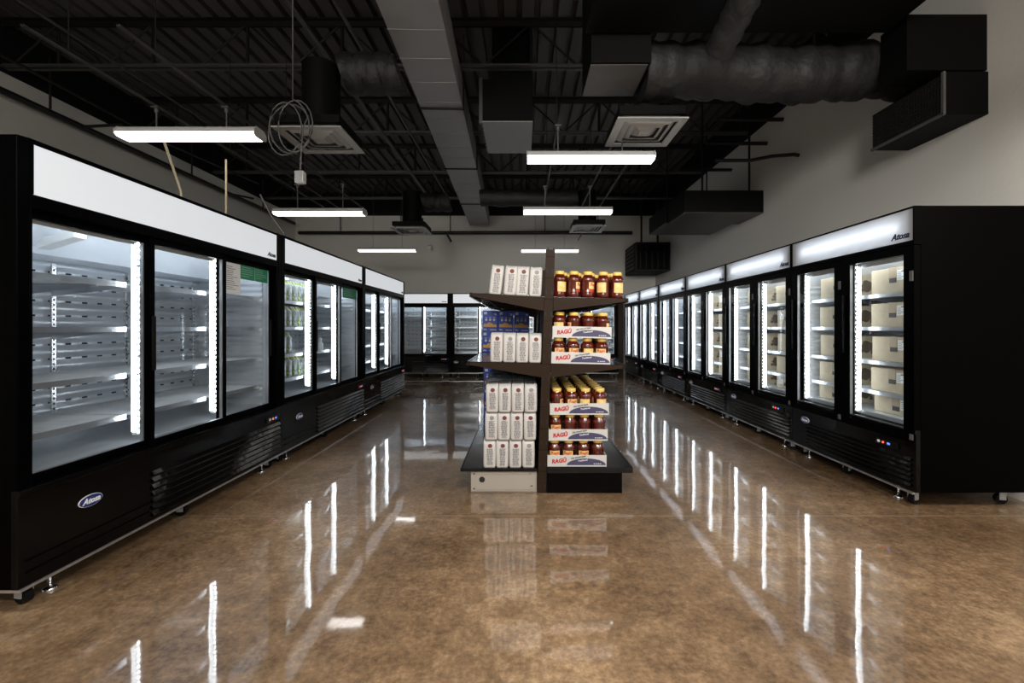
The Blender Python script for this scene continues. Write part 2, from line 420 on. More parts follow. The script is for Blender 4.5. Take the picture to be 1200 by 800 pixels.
def sliding_cooler(loc, rotz, W, nd, label, group, y0=0):
    root = thing('sliding_door_cooler', label, 'display cooler', loc, rotz, group)
    obj('cabinet', cached(('shell', W), lambda: shell(W, .0, .012)), root)
    bay = inside(root, W, nd)
    obj('louver_panel', cached(('lv', W), lambda: louvers(W, W*.33, .125, .40, 7, (.16, .21))), root, (0, -.004, 0), label='glossy black slatted vent panel')
    s = obj('sign_panel', cached(('sign', W), lambda: MB().box(.069, W-.069, .002, .016, 1.823, CH-.019).mesh('sign_panel', 'sign_left')), root, label='blank lit white header sign')
    logo(s, W-.15, 1.858, 0, .05, 'logo_ink', 'small dark company lettering')
    a, e = .062, W-.062; dw = (e-a+.035*(nd-1))/nd
    for i in range(nd):
        x0 = a + i*(dw-.035); y = .05 if i % 2 == 0 else .022
        def fr():
            b = MB(); frame_box(b, 0, dw, .532, 1.764, 0, .024, .038)
            b.box(dw-.046, dw-.038, .002, .02, .57, 1.726, 1).box(.038, .041, .004, .02, .57, 1.726, 1).box(.04, dw-.04, .004, .02, .569, .573, 1)
            return b.mesh('door', ['black_metal', 'alu'])
        d_ = obj('door', cached(('sdoor', dw), fr), root, (x0, y, 0), label='sliding glass door in black frame')
        obj('glass', cached(('sglass', dw), lambda: MB().box(.038, dw-.038, .010, .014, .570, 1.726).mesh('glass', 'door_glass')), d_, label='clear glass pane')
        hx = dw-.03 if i == nd-1 else .004
        obj('handle', cached('shandle', lambda: MB().box(0, .026, -.012, .0, .98, 1.30).mesh('handle', 'black_plastic', .005)), d_, (hx + (.006 if i != nd-1 else 0), 0, 0))
    for i in range(1, nd):
        light_bar(root, .062 + i*bay + .012, .10, .60, 1.74, (-1, 1), .03)
    obj('lamp_housing', cached('lh', lambda: MB().prism([(.20, 1.75), (.42, 1.70), (.42, 1.66), (.40, 1.65), (.20, 1.71)], 'x', -.035, .035).mesh('lamp_housing', 'white_plastic', .006)), root, (.48 if nd == 3 else .4, 0, 0), label='white sloped bracket under the roof')
    badge(root, .32 if nd == 3 else .14, .37, -.006); control_panel(root, W-.14, .445, -.016)
    undercarriage(root, W)
    return root

def swing_cooler(loc, rotz, W, label, group):
    nd = 2
    root = thing('hinged_door_cooler', label, 'display cooler', loc, rotz, group)
    obj('cabinet', cached(('shell2', W), lambda: shell(W, .045, .0)), root)
    bay = inside(root, W, nd)
    obj('louver_panel', cached(('lv2', W), lambda: louvers(W, W*.16, .13, .34, 6, ())), root, (0, .012, 0), label='black slatted vent panel')
    # header light box: rim, translucent sheet, tube
    def rim():
        b = MB(); frame_box(b, 0, W, 1.80, CH, .0, .05, .012, 0, .03, .012)
        b.box(.012, W-.012, .17, .18, 1.83, CH-.02, 1).box(.012, W-.012, .05, .17, 1.82, 1.83, 1).box(.05, W-.05, .05, .17, CH-.032, CH-.022, 1)
        return b.mesh('header_box', ['black_metal', 'white_plastic'])
    hb = obj('header_box', cached(('rim', W), rim), root)
    obj('tube_lamp', cached(('tube', W), lambda: MB().tube([(.13, .055, 1.945), (W-.13, .055, 1.945)], .018, 10).mesh('tube_lamp', 'tube_light')), hb, label='bright tube behind the sign')
    s = obj('sign_panel', cached(('sign2', W), lambda: MB().box(.0125, W-.0125, .006, .010, 1.831, CH-.0125).mesh('sign_panel', 'sign_sheet')), root, label='backlit white header sign')
    logo(s, W-.12, 1.875, .003, .062, 'logo_ink', 'dark company lettering')
    for i in range(nd):
        dw = W/2 - .004; x0 = .002 + i*(W/2)
        def fr():
            b = MB(); frame_box(b, 0, dw, .44, 1.795, 0, .045, .085, 0, .055, .055)
            b.box(.085, .089, .004, .03, .495, 1.74, 1).box(dw-.089, dw-.085, .004, .03, .495, 1.74, 1)
            return b.mesh('door', ['black_metal', 'alu'], .003)
        d_ = obj('door', cached(('hdoor', W), fr), root, (x0, 0, 0), label='hinged glass door in black frame')
        obj('glass', cached(('hglass', W), lambda: MB().box(.086, dw-.086, .016, .020, .496, 1.739).mesh('glass', 'door_glass')), d_, label='clear glass pane')
        obj('handle', cached('hhandle', lambda: MB().box(-.009, .009, -.022, .001, 1.02, 1.50).mesh('handle', 'black_gloss', .005)), d_, (.045, 0, 0))
        obj('hinge', cached('hinge', lambda: MB().box(-.014, .014, -.006, .0, 1.55, 1.62).box(-.014, .014, -.006, 0, .46, .50).mesh('hinge', 'strut', .002)), d_, (dw-.018, 0, 0))
    for x, sd in ((.10, (1,)), (W/2+.062, (1,)), (W/2-.062, (-1,)), (W-.10, (-1,))):
        light_bar(root, x, .075, .54, 1.74, sd, .024, 32)
    badge(root, .2, .355, .009); control_panel(root, W-.24, .385, -.002)
    undercarriage(root, W)
    return root

WL = 2.10
YL = (1.92, 4.025, 6.13)
LAB = ('long black three-door sliding cooler closest to the camera, left row, bare shelves',
       'black three-door sliding cooler, middle of the left row, speckled packs inside',
       'black three-door sliding cooler at the far end of the left row, beside the far coolers')
left = [sliding_cooler((XL, y, 0), PI/2, WL, 3, l, 'sliding coolers along the left') for y, l in zip(YL, LAB)]
ORD = ('first', 'second', 'third', 'fourth', 'fifth', 'sixth')
YR = (3.05, 4.45, 5.89, 7.33, 8.78, 10.24, 11.68)
WR = 1.43
RL = ('black two-door cooler closest to the camera in the right row, stocked with cartons',
      'second black two-door cooler from the camera in the right row, stocked with cartons',
      'third black two-door cooler from the camera in right row, last one holding cartons',
      'fourth black two-door cooler from the camera in right row, first empty one',
      'fifth black two-door cooler from the camera in right row, empty, second from its far end',
      'sixth black two-door cooler, at the far end of the right row by the brown post')
right = []
for i, l in enumerate(RL):
    w = YR[i+1]-YR[i]-.008
    right.append(swing_cooler((XR, YR[i+1]-.004, 0), -PI/2, WR if i else 1.395, l, 'hinged coolers along the right wall'))
WB = 1.376
BL = ('black two-door sliding cooler on the far wall, leftmost, beside the end of the left row',
      'black two-door sliding cooler on the far wall, second from left, beside the blue boxes',
      'black two-door sliding cooler on the far wall, hidden behind the middle of the shelving',
      'black two-door sliding cooler on the far wall, rightmost, beside the brown post')
for i, l in enumerate(BL):
    sliding_cooler((-1.77-1.38+i*1.38, YB, 0), 0, WB, 2, l, 'sliding coolers on the far wall')

# notices on the glass of the left coolers
def notice(name, label, x0, x1, z0, z1, Y, m, lines, group=None):
    t = thing(name, label, 'notice', (XL-.0555, Y+x0, z0), PI/2, group)
    w, h = x1-x0, z1-z0
    obj('sheet', MB().box(0, w, 0, .001, 0, h).mesh('sheet', m), t)
    b = MB()
    for i in range(lines):
        z = h*(.88 - .8*i/lines)
        b.box(w*.08, w*random.uniform(.45, .92), -.0006, 0, z-h*.012, z+h*.008)
    obj('print', b.mesh('print', 'box_white' if m == 'green_sheet' else 'paper_ink'), t)
notice('paper_notice', 'white printed sheet behind the glass of the nearest left cooler, beside green sheets', 1.43, 1.61, 1.49, 1.724, YL[0], 'paper', 12)
notice('green_notice', 'green printed sheet next to the white sheet on the nearest left cooler', 1.612, 1.80, 1.615, 1.724, YL[0], 'green_sheet', 5)
notice('green_notice', 'green printed sheet at the right edge of the nearest left cooler glass', 1.805, 1.985, 1.615, 1.724, YL[0], 'green_sheet', 5)
notice('green_notice', 'wide green sheet on the glass of the middle left cooler', 1.52, 1.97, 1.60, 1.724, YL[1], 'green_sheet', 4)
t = thing('paper_notice', 'dim grey sheet stuck on the black side of the nearest right cooler', 'notice', (2.88, 3.0535, 1.41))
obj('sheet', MB().box(0, .17, -.0012, 0, 0, .235).mesh('sheet', 'dim_sheet'), t)
obj('strip', MB().box(.0, .17, -.002, -.0012, .0, .02).mesh('strip', 'grey_plastic'), t, label='paler lower edge')

# speckled packs in the middle left cooler
def pack_mesh():
    b = MB(); w, dd, h = .105, .09, .205
    pr = [(.94, 0), (1, .02), (1, h*.8), (.86, h*.93), (.8, h)]
    n = 12; vs = []
    for s, z in pr:
        for k in range(n):
            a = 2*PI*k/n; c, ss = math.cos(a), math.sin(a)
            vs.append((s*w/2*math.copysign(abs(c)**.35, c), (s if z < h*.9 else .35)*dd/2*math.copysign(abs(ss)**.35, ss), z))
    fs = [(i*n+k, i*n+(k+1) % n, (i+1)*n+(k+1) % n, (i+1)*n+k) for i in range(len(pr)-1) for k in range(n)] + [list(range(n))[::-1], [4*n+k for k in range(n)]]
    return b.add(vs, fs, 0, True).mesh('food_pack', 'speckled')
def pack_seal():
    return MB().box(-.045, .045, -.004, .004, .2, .214).mesh('seal', 'grey_plastic')
SN = ('top', 'second', 'third', 'fourth')
for si, cnt in ((0, 5), (1, 5), (2, 2), (3, 5)):
    for k in range(cnt):
        t = thing('food_pack', f'speckled green food pack, number {k+1} from the near end, {SN[si]} shelf, middle left cooler', 'food pack',
                  (XL-.24, YL[1]+.42+k*.112, SHELF_Z[si]+.0035), PI/2+random.uniform(-.08, .08), 'speckled packs in the middle left cooler')
        t['label'] = f'speckled green pack, {ORD[k]} from the near end on the {SN[si]} shelf of middle left cooler'
        obj('pouch', cached('pack', pack_mesh), t); obj('seal', cached('seal', pack_seal), t)
t = thing('spray_bottle', 'small white bottle on the third shelf of the middle left cooler', 'bottle', (XL-.22, YL[1]+1.27, .9635))
obj('bottle', MB().lathe([(.026, 0), (.03, .006), (.03, .075), (.012, .1), (.011, .115)], 14).mesh('bottle', 'spray_white'), t)
obj('cap', MB().lathe([(.014, .112), (.014, .14), (.008, .146)], 12).mesh('cap', 'paper'), t)

# cartons in the right coolers
def carton_mesh(h):
    b = MB().box(-.19, .19, 0, .40, 0, h)
    return b.mesh('box', 'cardboard', .006)
def emblem():
    b = MB(); n = 14
    vs = [(.1915, .16 + .055*math.cos(2*PI*k/n)*(1+.22*math.sin(3*k)), .10 + .05*math.sin(2*PI*k/n)*(1+.18*math.cos(5*k))) for k in range(n)]
    b.add(vs, [list(range(n))]); b.box(.1900, .1915, .09, .12, .05, .08).box(.1900, .1915, .19, .215, .035, .07)
    return b.mesh('emblem', 'card_ink')
def carton(root_loc, h, label, flip):
    t = thing('cardboard_carton', label, 'box', root_loc, -PI/2, 'cartons in the right coolers')
    obj('box', cached(('carton', h), lambda: carton_mesh(h)), t)
    s = -1 if flip else 1
    def tape():
        b = MB().box(-.035, .035, -.002, 0, h-.085, h+.001).box(-.035, .035, -.002, .40, h, h+.0015); return b.mesh('tape', 'card_tape')
    obj('tape', cached(('tape', h), tape), t, (.02*s, 0, 0), label='brown tape over the top edge')
    obj('handhold', cached('hole', lambda: MB().box(-.032, .032, -.0035, .0, 0, .035).mesh('handhold', 'card_black')), t, (.02*s+.004, 0, h-.115), label='black slot in the face')
    def lab():
        b = MB().box(-.04, .04, -.0025, 0, 0, .075, 0)
        for k in range(5): b.box(-.034, -.034+random.uniform(.03, .066), -.003, -.0024, .010+k*.012, .014+k*.012, 1)
        b.box(.0, .034, -.003, -.0024, .058, .07, 1)
        return b.mesh('shipping_label', ['paper', 'paper_ink'])
    obj('shipping_label', cached('shlab', lab), t, (.105*s, 0, h-.10), label='white shipping label')
    obj('emblem', cached('emblem', emblem), t, label='dark printed emblem')
LEV = ('top', 'second', 'third', 'fourth')
for fi in range(3):
    W = WR if fi else 1.395
    for door in (0, 1):                                            # 0 = far door (cooler's left), 1 = near door
        for lv in range(5):
            z = SHELF_Z[lv]+.0035 if lv < 4 else .5605
            h = (.20, .19, .195, .185, .145)[lv]
            xc = .06 + (W-.12)/2*door + (.27 if fi != 1 else .31) + random.uniform(-.02, .02)
            where = f'the {LEV[lv]} shelf' if lv < 4 else 'the cabinet floor'
            Y = YR[fi+1]-.004 - xc
            carton((XR+.20, Y, z), h, f"cardboard carton on {where} behind {('far', 'near')[door]} door of {ORD[fi]} right-hand cooler", (fi+door+lv) % 3 == 0 and fi > 0)

# ------------------------------------------------------------------ shelving unit in the aisle
GX, G0, SEC = .145, 3.33, 1.22
LEAN = math.radians(2.1)
gon = thing('gondola_shelving', 'double-sided brown and black store shelving unit in the middle aisle', 'shelving', (GX, G0, 0))
def upright():
    b = MB().box(-.028, .028, -.018, .018, 0, 1.80, 0); z = 0
    while z < 1.79:
        b.box(-.033, .033, -.022, .022, z+.003, min(z+.157, 1.805), 0)
        for s in (-.02, .02): b.box(s-.004, s+.004, -.0235, -.02, z+.04, z+.066, 1)
        z += .16
    b.box(-.034, .034, -.024, .024, 1.795, 1.812)
    return b.mesh('upright', ['brown_metal', 'dark_slot'])
for k in range(3): obj('upright', cached('upr', upright), gon, (0, .025+k*SEC, 0), (0, LEAN, 0))
for k in range(2):
    obj('back_panel', cached('bpan', lambda: MB().box(-.012, .012, 0, SEC-.05, .19, 1.46).mesh('back_panel', 'brown_metal')), gon, (0, .05+k*SEC, 0), (0, LEAN, 0))
# bases
b = MB().box(-.53, -.036, .02, SEC*2, .0, .16)
obj('base', b.mesh('base', 'beige_metal', .003), gon, label='beige sheet-metal base end')
b = MB().box(-.525, -.05, .012, .02, .012, .155, 0).box(-.485, -.06, .008, .014, .028, .032, 0).box(-.485, -.06, .008, .014, .138, .142, 0).box(-.492, -.486, .008, .014, .012, .155)
vs = [(-.445 + .022*math.cos(2*PI*k/20), .010, .098 + .022*math.sin(2*PI*k/20)) for k in range(20)]
b.add(vs, [list(range(20))], 1)
for x, z in ((-.505, .03), (-.505, .14), (-.075, .05), (-.09, .14)): b.box(x-.006, x+.006, .0095, .0125, z-.004, z+.004, 1)
obj('end_plate', b.mesh('end_plate', ['beige_metal', 'dark_slot']), gon, label='beige end plate with a round hole')
obj('base', MB().box(.036, .598, .0, SEC*2, .0, .168).mesh('base', 'brown_dark', .004), gon, label='dark brown base end')
for k in range(2):
    b = MB().box(-.60, -.036, 0, SEC-.004, .166, .184).box(-.605, -.595, 0, SEC-.004, .160, .19).box(-.60, -.036, -.001, .004, .160, .184)
    obj('deck', cached('deckl', lambda: b.mesh('deck', 'shelf_black', .003)), gon, (0, k*SEC, 0), label='glossy black bottom shelf')
    b = MB().box(.036, .67, 0, SEC-.004, .169, .19).box(.66, .678, 0, SEC-.004, .150, .194).box(.036, .67, -.001, .004, .150, .19)
    obj('deck', cached('deckr', lambda: b.mesh('deck', 'shelf_black', .003)), gon, (0, k*SEC, 0), label='glossy black bottom shelf')
# shelves: attach height, side, tilt
SH = {('l', 1): (1.458, -1, math.radians(3.0)), ('l', 2): (.965, -1, math.radians(1.3)), ('r', 1): (1.46, 1, math.radians(1.3)), ('r', 2): (.965, 1, math.radians(1.2))}
def shelf_mat(key, k=0):
    z, s, a = SH[key]
    return Matrix.Translation((GX + z*math.tan(LEAN), G0 + k*SEC, z)) @ Matrix.Rotation(a, 4, 'Y')
for key, (z, s, a) in SH.items():
    for k in range(2):
        def mk():
            b = MB(); x0, x1 = sorted((s*.034, s*.585))
            b.box(x0, x1, .0, SEC-.004, -.012, 0)
            xa, xb = sorted((s*.575, s*.592)); b.box(xa, xb, 0, SEC-.004, -.030, .003)
            for y in (.3, .6, .9): b.box(x0, x1, y-.012, y+.012, -.03, -.012)
            return b.mesh('shelf', 'shelf_black', .002)
        m = gon.matrix_world
        o = obj('shelf', cached(('gsh', s), mk), gon, (z*math.tan(LEAN), k*SEC, z), (0, a, 0), label='glossy black metal shelf')
        def br():
            b = MB(); p = [(s*.034, -.004), (s*.57, -.004), (s*.57, -.025), (s*.034, -.105)]
            b.prism(p if s > 0 else p[::-1], 'y', -.003, .004)
            return b.mesh('bracket', 'brown_metal')
        for yy in (0, SEC-.012): obj('bracket', cached(('gbr', s), br), o, (0, yy, 0), label='tapered brown shelf bracket')
        def rod():
            b = MB(); b.box(*sorted((s*.25, s*.27)), .02, SEC-.03, -.038, -.03); b.box(*sorted((s*.46, s*.475)), .02, SEC-.03, -.038, -.03); return b.mesh('stiffener', 'strut')
        obj('stiffener', cached(('gst', s), rod), o, label='bright underside stiffener')

def place(o, M): o.matrix_world = M; return o
# white bags
def bag_mesh(h, w=.096, dd=.128):
    b = MB(); n = 20; vs = []
    pr = [(.9, 1, 0), (.985, 1, .012), (1, 1, h*.45), (.99, .98, h*.86), (.95, .8, h*.95), (.93, .5, h*.985), (.9, .3, h)]
    for i, (sx, sy, z) in enumerate(pr):
        for k in range(n):
            a = 2*PI*(k+.5)/n; c, s = math.cos(a), math.sin(a)
            vs.append((sx*w/2*math.copysign(abs(c)**.3, c), sy*dd/2*math.copysign(abs(s)**.3, s), z + (.004*math.sin(k*1.7) if i > 3 else 0)))
    fs = [(i*n+k, i*n+(k+1) % n, (i+1)*n+(k+1) % n, (i+1)*n+k) for i in range(len(pr)-1) for k in range(n)] + [list(range(n))[::-1], [(len(pr)-1)*n+k for k in range(n)]]
    return b.add(vs, fs, 0, True).mesh('bag', 'bag_white')
def bag_print(v, h, dd=.128):
    rnd = random.Random(v); b = MB(); y = -dd/2-.001; n = 14
    z0 = h*.80
    b.add([(.005+.0165*math.cos(2*PI*k/n), y-.0008, z0+.0155*math.sin(2*PI*k/n)) for k in range(n)], [list(range(n))], 0)
    z = z0-.022
    while z > h*.10:
        hh = rnd.uniform(.005, .013); wl = rnd.uniform(.018, .025)
        x = -wl
        while x < wl-.004:
            l = rnd.uniform(.006, .02); b.box(.004+x, .004+min(x+l, wl), y-.0008, y+.003, z-hh, z, 1); x += l+.0035
        z -= hh+.003
    return b.mesh('print', ['bag_red' if v % 4 != 3 else 'bag_grey', 'bag_grey'])
def bag(M, h, label, v, group):
    t = thing('flour_bag', label, 'bag', group=group)
    obj('bag', cached(('bag', h), lambda: bag_mesh(h)), t)
    obj('print', cached(('bagp', v % 6, h), lambda: bag_print(v % 6, h)), t, label='grey lettering under a round emblem')
    return place(t, M)
Ms = shelf_mat(('l', 1))
xs = (-.405, -.295, -.205, -.103); tl = (4, 2, 1.5, 0)
for i in range(4):
    bag(Ms @ Matrix.Translation((xs[i], .075, .001)) @ Matrix.Rotation(math.radians(tl[i]), 4, 'Y'), .222, f'white printed bag, {ORD[i]} from the left on the top shelf', i, 'white bags on the upper left shelf')
Ms = shelf_mat(('l', 2))
for i in range(4):
    bag(Ms @ Matrix.Translation((-.375+i*.0965, .072, .001)), .218, f'white printed bag, {ORD[i]} from the left on the shelf below the top one', i+2, 'white bags on the middle left shelf')
    bag(Ms @ Matrix.Translation((-.375+i*.0965, .202, .001)), .218, f'white bag behind the {ORD[i]} one from left, middle shelf', i, 'white bags on the middle left shelf')
LN = ('bottom', 'middle', 'top')
RN = ('front', 'second', 'third', 'fourth', 'fifth', 'sixth', 'seventh', 'eighth')
for ly in range(3):
    for r in range(8):
        for i in range(4):
            if r and ly < 2 and i: continue
            x = -.245 + i*.0965 + (0, .012, .02)[ly] + random.uniform(-.002, .002)
            lab = f'white printed bag, {ORD[i]} from left in front row, {LN[ly]} layer of floor stack' if r == 0 else f'white bag, {RN[r]} row back, {ORD[i]} from left, {LN[ly]} layer of floor stack'
            bag(Matrix.Translation((x, G0+.075+r*.130, .1845+ly*.2075)), .206, lab, i+ly*3, 'white bags stacked on the base')
# shrink film over the stack
b = MB(); nx, ny = 14, 36; rnd = random.Random(3)
for j in range(ny+1):
    for i in range(nx+1):
        u, v = i/nx, j/ny; edge = max(0, abs(u-.5)*2-.86)/.14
        z = .819 + .022*abs(math.sin(v*19+u*3)) * rnd.uniform(.5, 1) + .012*rnd.random() - edge*.10 + (.03*math.sin(v*PI))
        b.v.append((-.298 + u*.40 + (0.0), G0+.03+v*1.03, z))
for j in range(ny):
    for i in range(nx):
        k = j*(nx+1)+i; b.f.append([k, k+1, k+nx+2, k+nx+1]); b.m.append(0); b.sm.append(True)
film = obj('shrink_film', b.mesh('shrink_film', 'film')); tag(film, 'crumpled clear plastic film draped over the stacked white bags', 'plastic film')

# jars
def jar_mesh():
    return MB().lathe([(.040, 0), (.046, .004), (.0465, .03), (.045, .036), (.045, .112), (.048, .118), (.048, .134), (.043, .144), (.031, .160), (.029, .170)], 20).mesh('glass_jar', 'sauce')
def lid_mesh():
    return MB().lathe([(.031, .163), (.0325, .165), (.0325, .184), (.030, .187)], 20).mesh('lid', 'lid_yellow')
def label_mesh(v):
    b = MB(); R = .0462; n = 12; a0, a1 = -.85, .85
    bands = [(.040, .062, 1 if v else 0), (.062, .110, 0)]
    if v == 2: bands = [(.040, .110, 0)]
    for z0, z1, m in bands:
        vs = [(R*math.sin(a0+(a1-a0)*k/n), -R*math.cos(a0+(a1-a0)*k/n), z) for z in (z0, z1) for k in range(n+1)]
        b.add(vs, [(k, k+1, n+2+k, n+1+k) for k in range(n)], m, True)
    if v == 1:
        vs = [((R+.0004)*math.sin(.35+.36*math.cos(t)), -(R+.0004)*math.cos(.35+.36*math.cos(t)), .062+.018*math.sin(t)) for t in [2*PI*k/12 for k in range(12)]]
        b.add(vs, [list(range(12))], 2)
    return b.mesh('label', ['label_yellow', 'label_red', 'label_dark'])
RINGS = MB().lathe([(.0415, .146), (.0425, .149), (.0345, .160)], 20, caps=False)
def jar(M, label, rz, group):
    t = thing('sauce_jar', label, 'jar', group=group)
    obj('glass_jar', cached('jar', jar_mesh), t); obj('lid', cached('lid', lid_mesh), t, label='yellow screw lid')
    v = 1 if abs(rz) < 1.6 and random.random() < .7 else 2
    lb = obj('label', cached(('lbl', v), lambda: label_mesh(v)), t, rot=(0, 0, rz), label='pale yellow paper label')
    if v == 1: obj('lettering', cached('jtxt', lambda: text_mesh('Ragú', .030, 'ink_red', .0003, .15, .0008, bend=.0465)), lb, (0, 0, .094))
    return place(t, M)
Ms = shelf_mat(('r', 1))
jx = (.083, .190, .296, .412, .517); jr = (.45, 1.1, .9, -.55, .2)
for r in range(4):
    for i in range(5):
        rz = jr[i] if r == 0 else random.uniform(-PI, PI)
        dx = 0 if r == 0 else .045*((r % 2)*2-1) * (.8 if i < 4 else -.4)
        bk = 'the front row' if r == 0 else f'the {RN[r]} row'
        jar(Ms @ Matrix.Translation((min(max(jx[i]+dx, .085), .53) if r else jx[i], .065+r*.104, .0005)) @ Matrix.Diagonal((1.04, 1.04, 1.06, 1)),
            f'loose sauce jar on the top shelf, {ORD[i]} from the post, {bk}', rz, 'loose jars on the upper right shelf')
def tray_mesh():
    b = MB(); w, dd, h = .44, .334, .085
    b.box(0, w, 0, dd, 0, .004).box(0, w, 0, .004, .004, h).box(0, w, dd-.004, dd, .004, h)
    b.box(0, .004, .004, dd-.004, .004, h).box(w-.004, w, .004, dd-.004, .004, h)
    return b.mesh('tray', 'tray_white')
def tray_oval():
    b = MB(); n = 20; vs = [(.155, -.001, .012)] 
    vs = [(  .290 + .146*math.cos(PI*k/n), -.001, .011 + .050*math.sin(PI*k/n)) for k in range(n+1)]
    b.add(vs, [list(range(n+1))], 0)
    for x in (.345, .362, .376, .39): b.box(x, x+.010, -.002, -.001, .019, .024, 1)
    return b.mesh('printed_oval', ['ink_violet', 'logo_white'])
def tray(M, label):
    t = thing('jar_tray', label, 'tray', group='white cardboard trays of jars')
    p = obj('tray', cached('tray', tray_mesh), t)
    obj('brand_lettering', cached('ragu', lambda: text_mesh('RAGÚ', .040, 'ink_red', .0008, .12, .0020)), t, (.086, -.001, .042), (0, math.radians(-6), 0), 'red capital lettering')
    obj('printed_oval', cached('oval', tray_oval), t, label='dark violet half oval')
    obj('slogan', cached('slog', lambda: text_mesh('Old World Style', .0165, 'ink_black', .0006, .3, .0005)), t, (.228, -.001, .068), (0, math.radians(-10), 0), 'slanted black lettering')
    obj('slogan', cached('slog2', lambda: text_mesh('Traditional', .0165, 'logo_white', .0006, .3, .0003)), t, (.262, -.0016, .046), (0, math.radians(-8), 0), 'white lettering')
    return place(t, M)
def tray_of_jars(M, tn, front, top):
    tray(M, f'white cardboard tray with red lettering, {tn}')
    for r in range(3):
        for i in range(4):
            if not (top or i == 3 or (front and r == 0)): continue
            M2 = M @ Matrix.Translation((.056+i*.109, .058+r*.109, .0045)) @ Matrix.Diagonal((1.06, 1.06, 1, 1))
            rz = random.choice((.0, .2, -.3, 1.3, 2.6, -1.4)) if r == 0 else random.uniform(-PI, PI)
            jar(M2, f'sauce jar {ORD[i]} from post, {RN[r]} row, {tn}', rz, 'jars in white trays')
Ms = shelf_mat(('r', 2))
for k in range(2):
    for ly in range(2):
        nm = f"{('lower', 'upper')[ly]} {('front', 'rear')[k]} tray on middle right shelf"
        tray_of_jars(Ms @ Matrix.Translation((.036+ly*.005, .012+k*.338, .0005+ly*.193)), nm, k == 0, ly == 1 and k == 0)
for k in range(3):
    for ly in range(3):
        nm = f"{LN[ly]} tray of {('front', 'second', 'rear')[k]} stack on right base"
        tray_of_jars(Matrix.Translation((.188+ly*.009, G0+.010+k*.338, .1945+ly*.193)), nm, k == 0, ly == 2)

# blue boxes
def bluebox(M, label):
    w, dd, h = .155, .085, .212
    t = thing('pasta_box', label, 'box', group='blue boxes behind the white bags')
    obj('carton', cached('bb', lambda: MB().box(-w/2, w/2, 0, dd, 0, h).mesh('carton', 'box_blue', .003)), t)
    def pr():
        b = MB(); y = -.0012
        pts = [(-.066, .045)] + [(-.066+.0145*k, .058 + (.016, .022, .014, .028, .034, .030, .024, .012, .018, .01)[k]) for k in range(10)] + [(.066, .045)]
        b.add([(x, y, z) for x, z in pts], [list(range(len(pts)))[::-1]], 0)
        for x in (-.04, 0, .04):
            vs = [(x+.012*math.cos(2*PI*k/10), y, .118+.014*math.sin(2*PI*k/10)) for k in range(10)]; b.add(vs, [list(range(10))], 1)
            b.box(x-.012, x+.012, y, 0, .140, .145, 1)
        b.box(-.064, -.034, y, 0, .172, .198, 1).box(.036, .064, y, 0, .178, .184, 1).box(.044, .064, y, 0, .166, .174, 1)
        b.box(-.066, -.03, y, 0, .012, .018, 1).box(-.066, -.04, y, 0, .022, .026, 1).box(0, .066, y, 0, .012, .02, 1)
        return b.mesh('print', ['box_orange', 'box_white'])
    obj('print', cached('bbp', pr), t, label='orange pile and white figures')
    return place(t, M)
Ms = shelf_mat(('l', 2), 1)
for ly in range(2):
    for i in range(3):
        for r in range(4 if i == 0 else 1):
            nm = f'blue box, {ORD[i]} from the left, {("lower", "upper")[ly]} layer on the middle shelf' + (f', {RN[r]} row' if r else '')
            bluebox(Ms @ Matrix.Translation((-.515+i*.16, .02+r*.09, .001+ly*.213)), nm)
for ly in range(3):
    for i in range(3):
        for r in range(4 if i == 0 else 1):
            nm = f'blue box, {ORD[i]} from the left, {LN[ly]} layer on the bottom deck' + (f', {RN[r]} row' if r else '')
            bluebox(Matrix.Translation((-.316+i*.16, G0+SEC+.02+r*.09, .1845+ly*.2125)), nm)

# ------------------------------------------------------------------ ceiling fixtures
def fixture(x0, D, z, label, stems, hang=3.18):
    t = thing('strip_light', label, 'ceiling light', (x0, D, z), 0, 'suspended strip lights')
    def body():
        b = MB().prism([(-.09, .03), (.09, .03), (.075, .065), (.055, .085), (-.055, .085), (-.075, .065)], 'x', .01, 1.21); return b.mesh('housing', 'fixture_body')
    obj('housing', cached('fbody', body), t)
    def lens():
        return MB().prism([(-.09, .029), (-.085, .012), (-.06, 0), (.06, 0), (.085, .012), (.09, .029)], 'x', .006, 1.214).mesh('lens', 'fixture_lens', .002)
    obj('lens', cached('flens', lens), t, label='glowing white lens')
    def cap():
        return MB().prism([(-.095, .05), (-.09, .01), (-.06, -.004), (.06, -.004), (.09, .01), (.095, .05), (.06, .088), (-.06, .088)], 'x', 0, .008).mesh('end_cap', 'fixture_body')
    for x in (-.002, 1.214): obj('end_cap', cached('fcap', cap), t, (x, 0, 0))
    for x in (.30, .92):
        st = MB().tube([(x, 0, .08), (x, 0, hang-z)], .007 if stems else .003, 6)
        if stems: st.box(x-.03, x+.03, -.03, .03, hang-z-.012, hang-z).lathe([(.016, hang-z-.05), (.016, hang-z-.012)], 8, c=(x, 0, 0))
        obj('stem', st.mesh('stem', 'strut' if stems else 'steel_grey'), t)
    return t
ZL = 2.83
fixture(-3.54, 3.97, 2.90, 'lit strip light closest to the camera, above the left coolers', True)
fixture(.045, 4.33, 2.83, 'lit strip light on the right, closest to the camera, past the dark drop duct', True)
fixture(-3.37, 6.12, 2.76, 'lit strip light second in the left column, past the hanging socket', True)
fixture(.015, 6.2, 2.80, 'lit strip light second in the right column, above the shelving unit', True)
fixture(-3.48, 9.55, 2.84, 'lit strip light farthest in the left column, against the far wall', False, 4.25)
fixture(-.02, 9.6, 2.84, 'lit strip light farthest in the right column, behind the shelving post', False, 4.25)
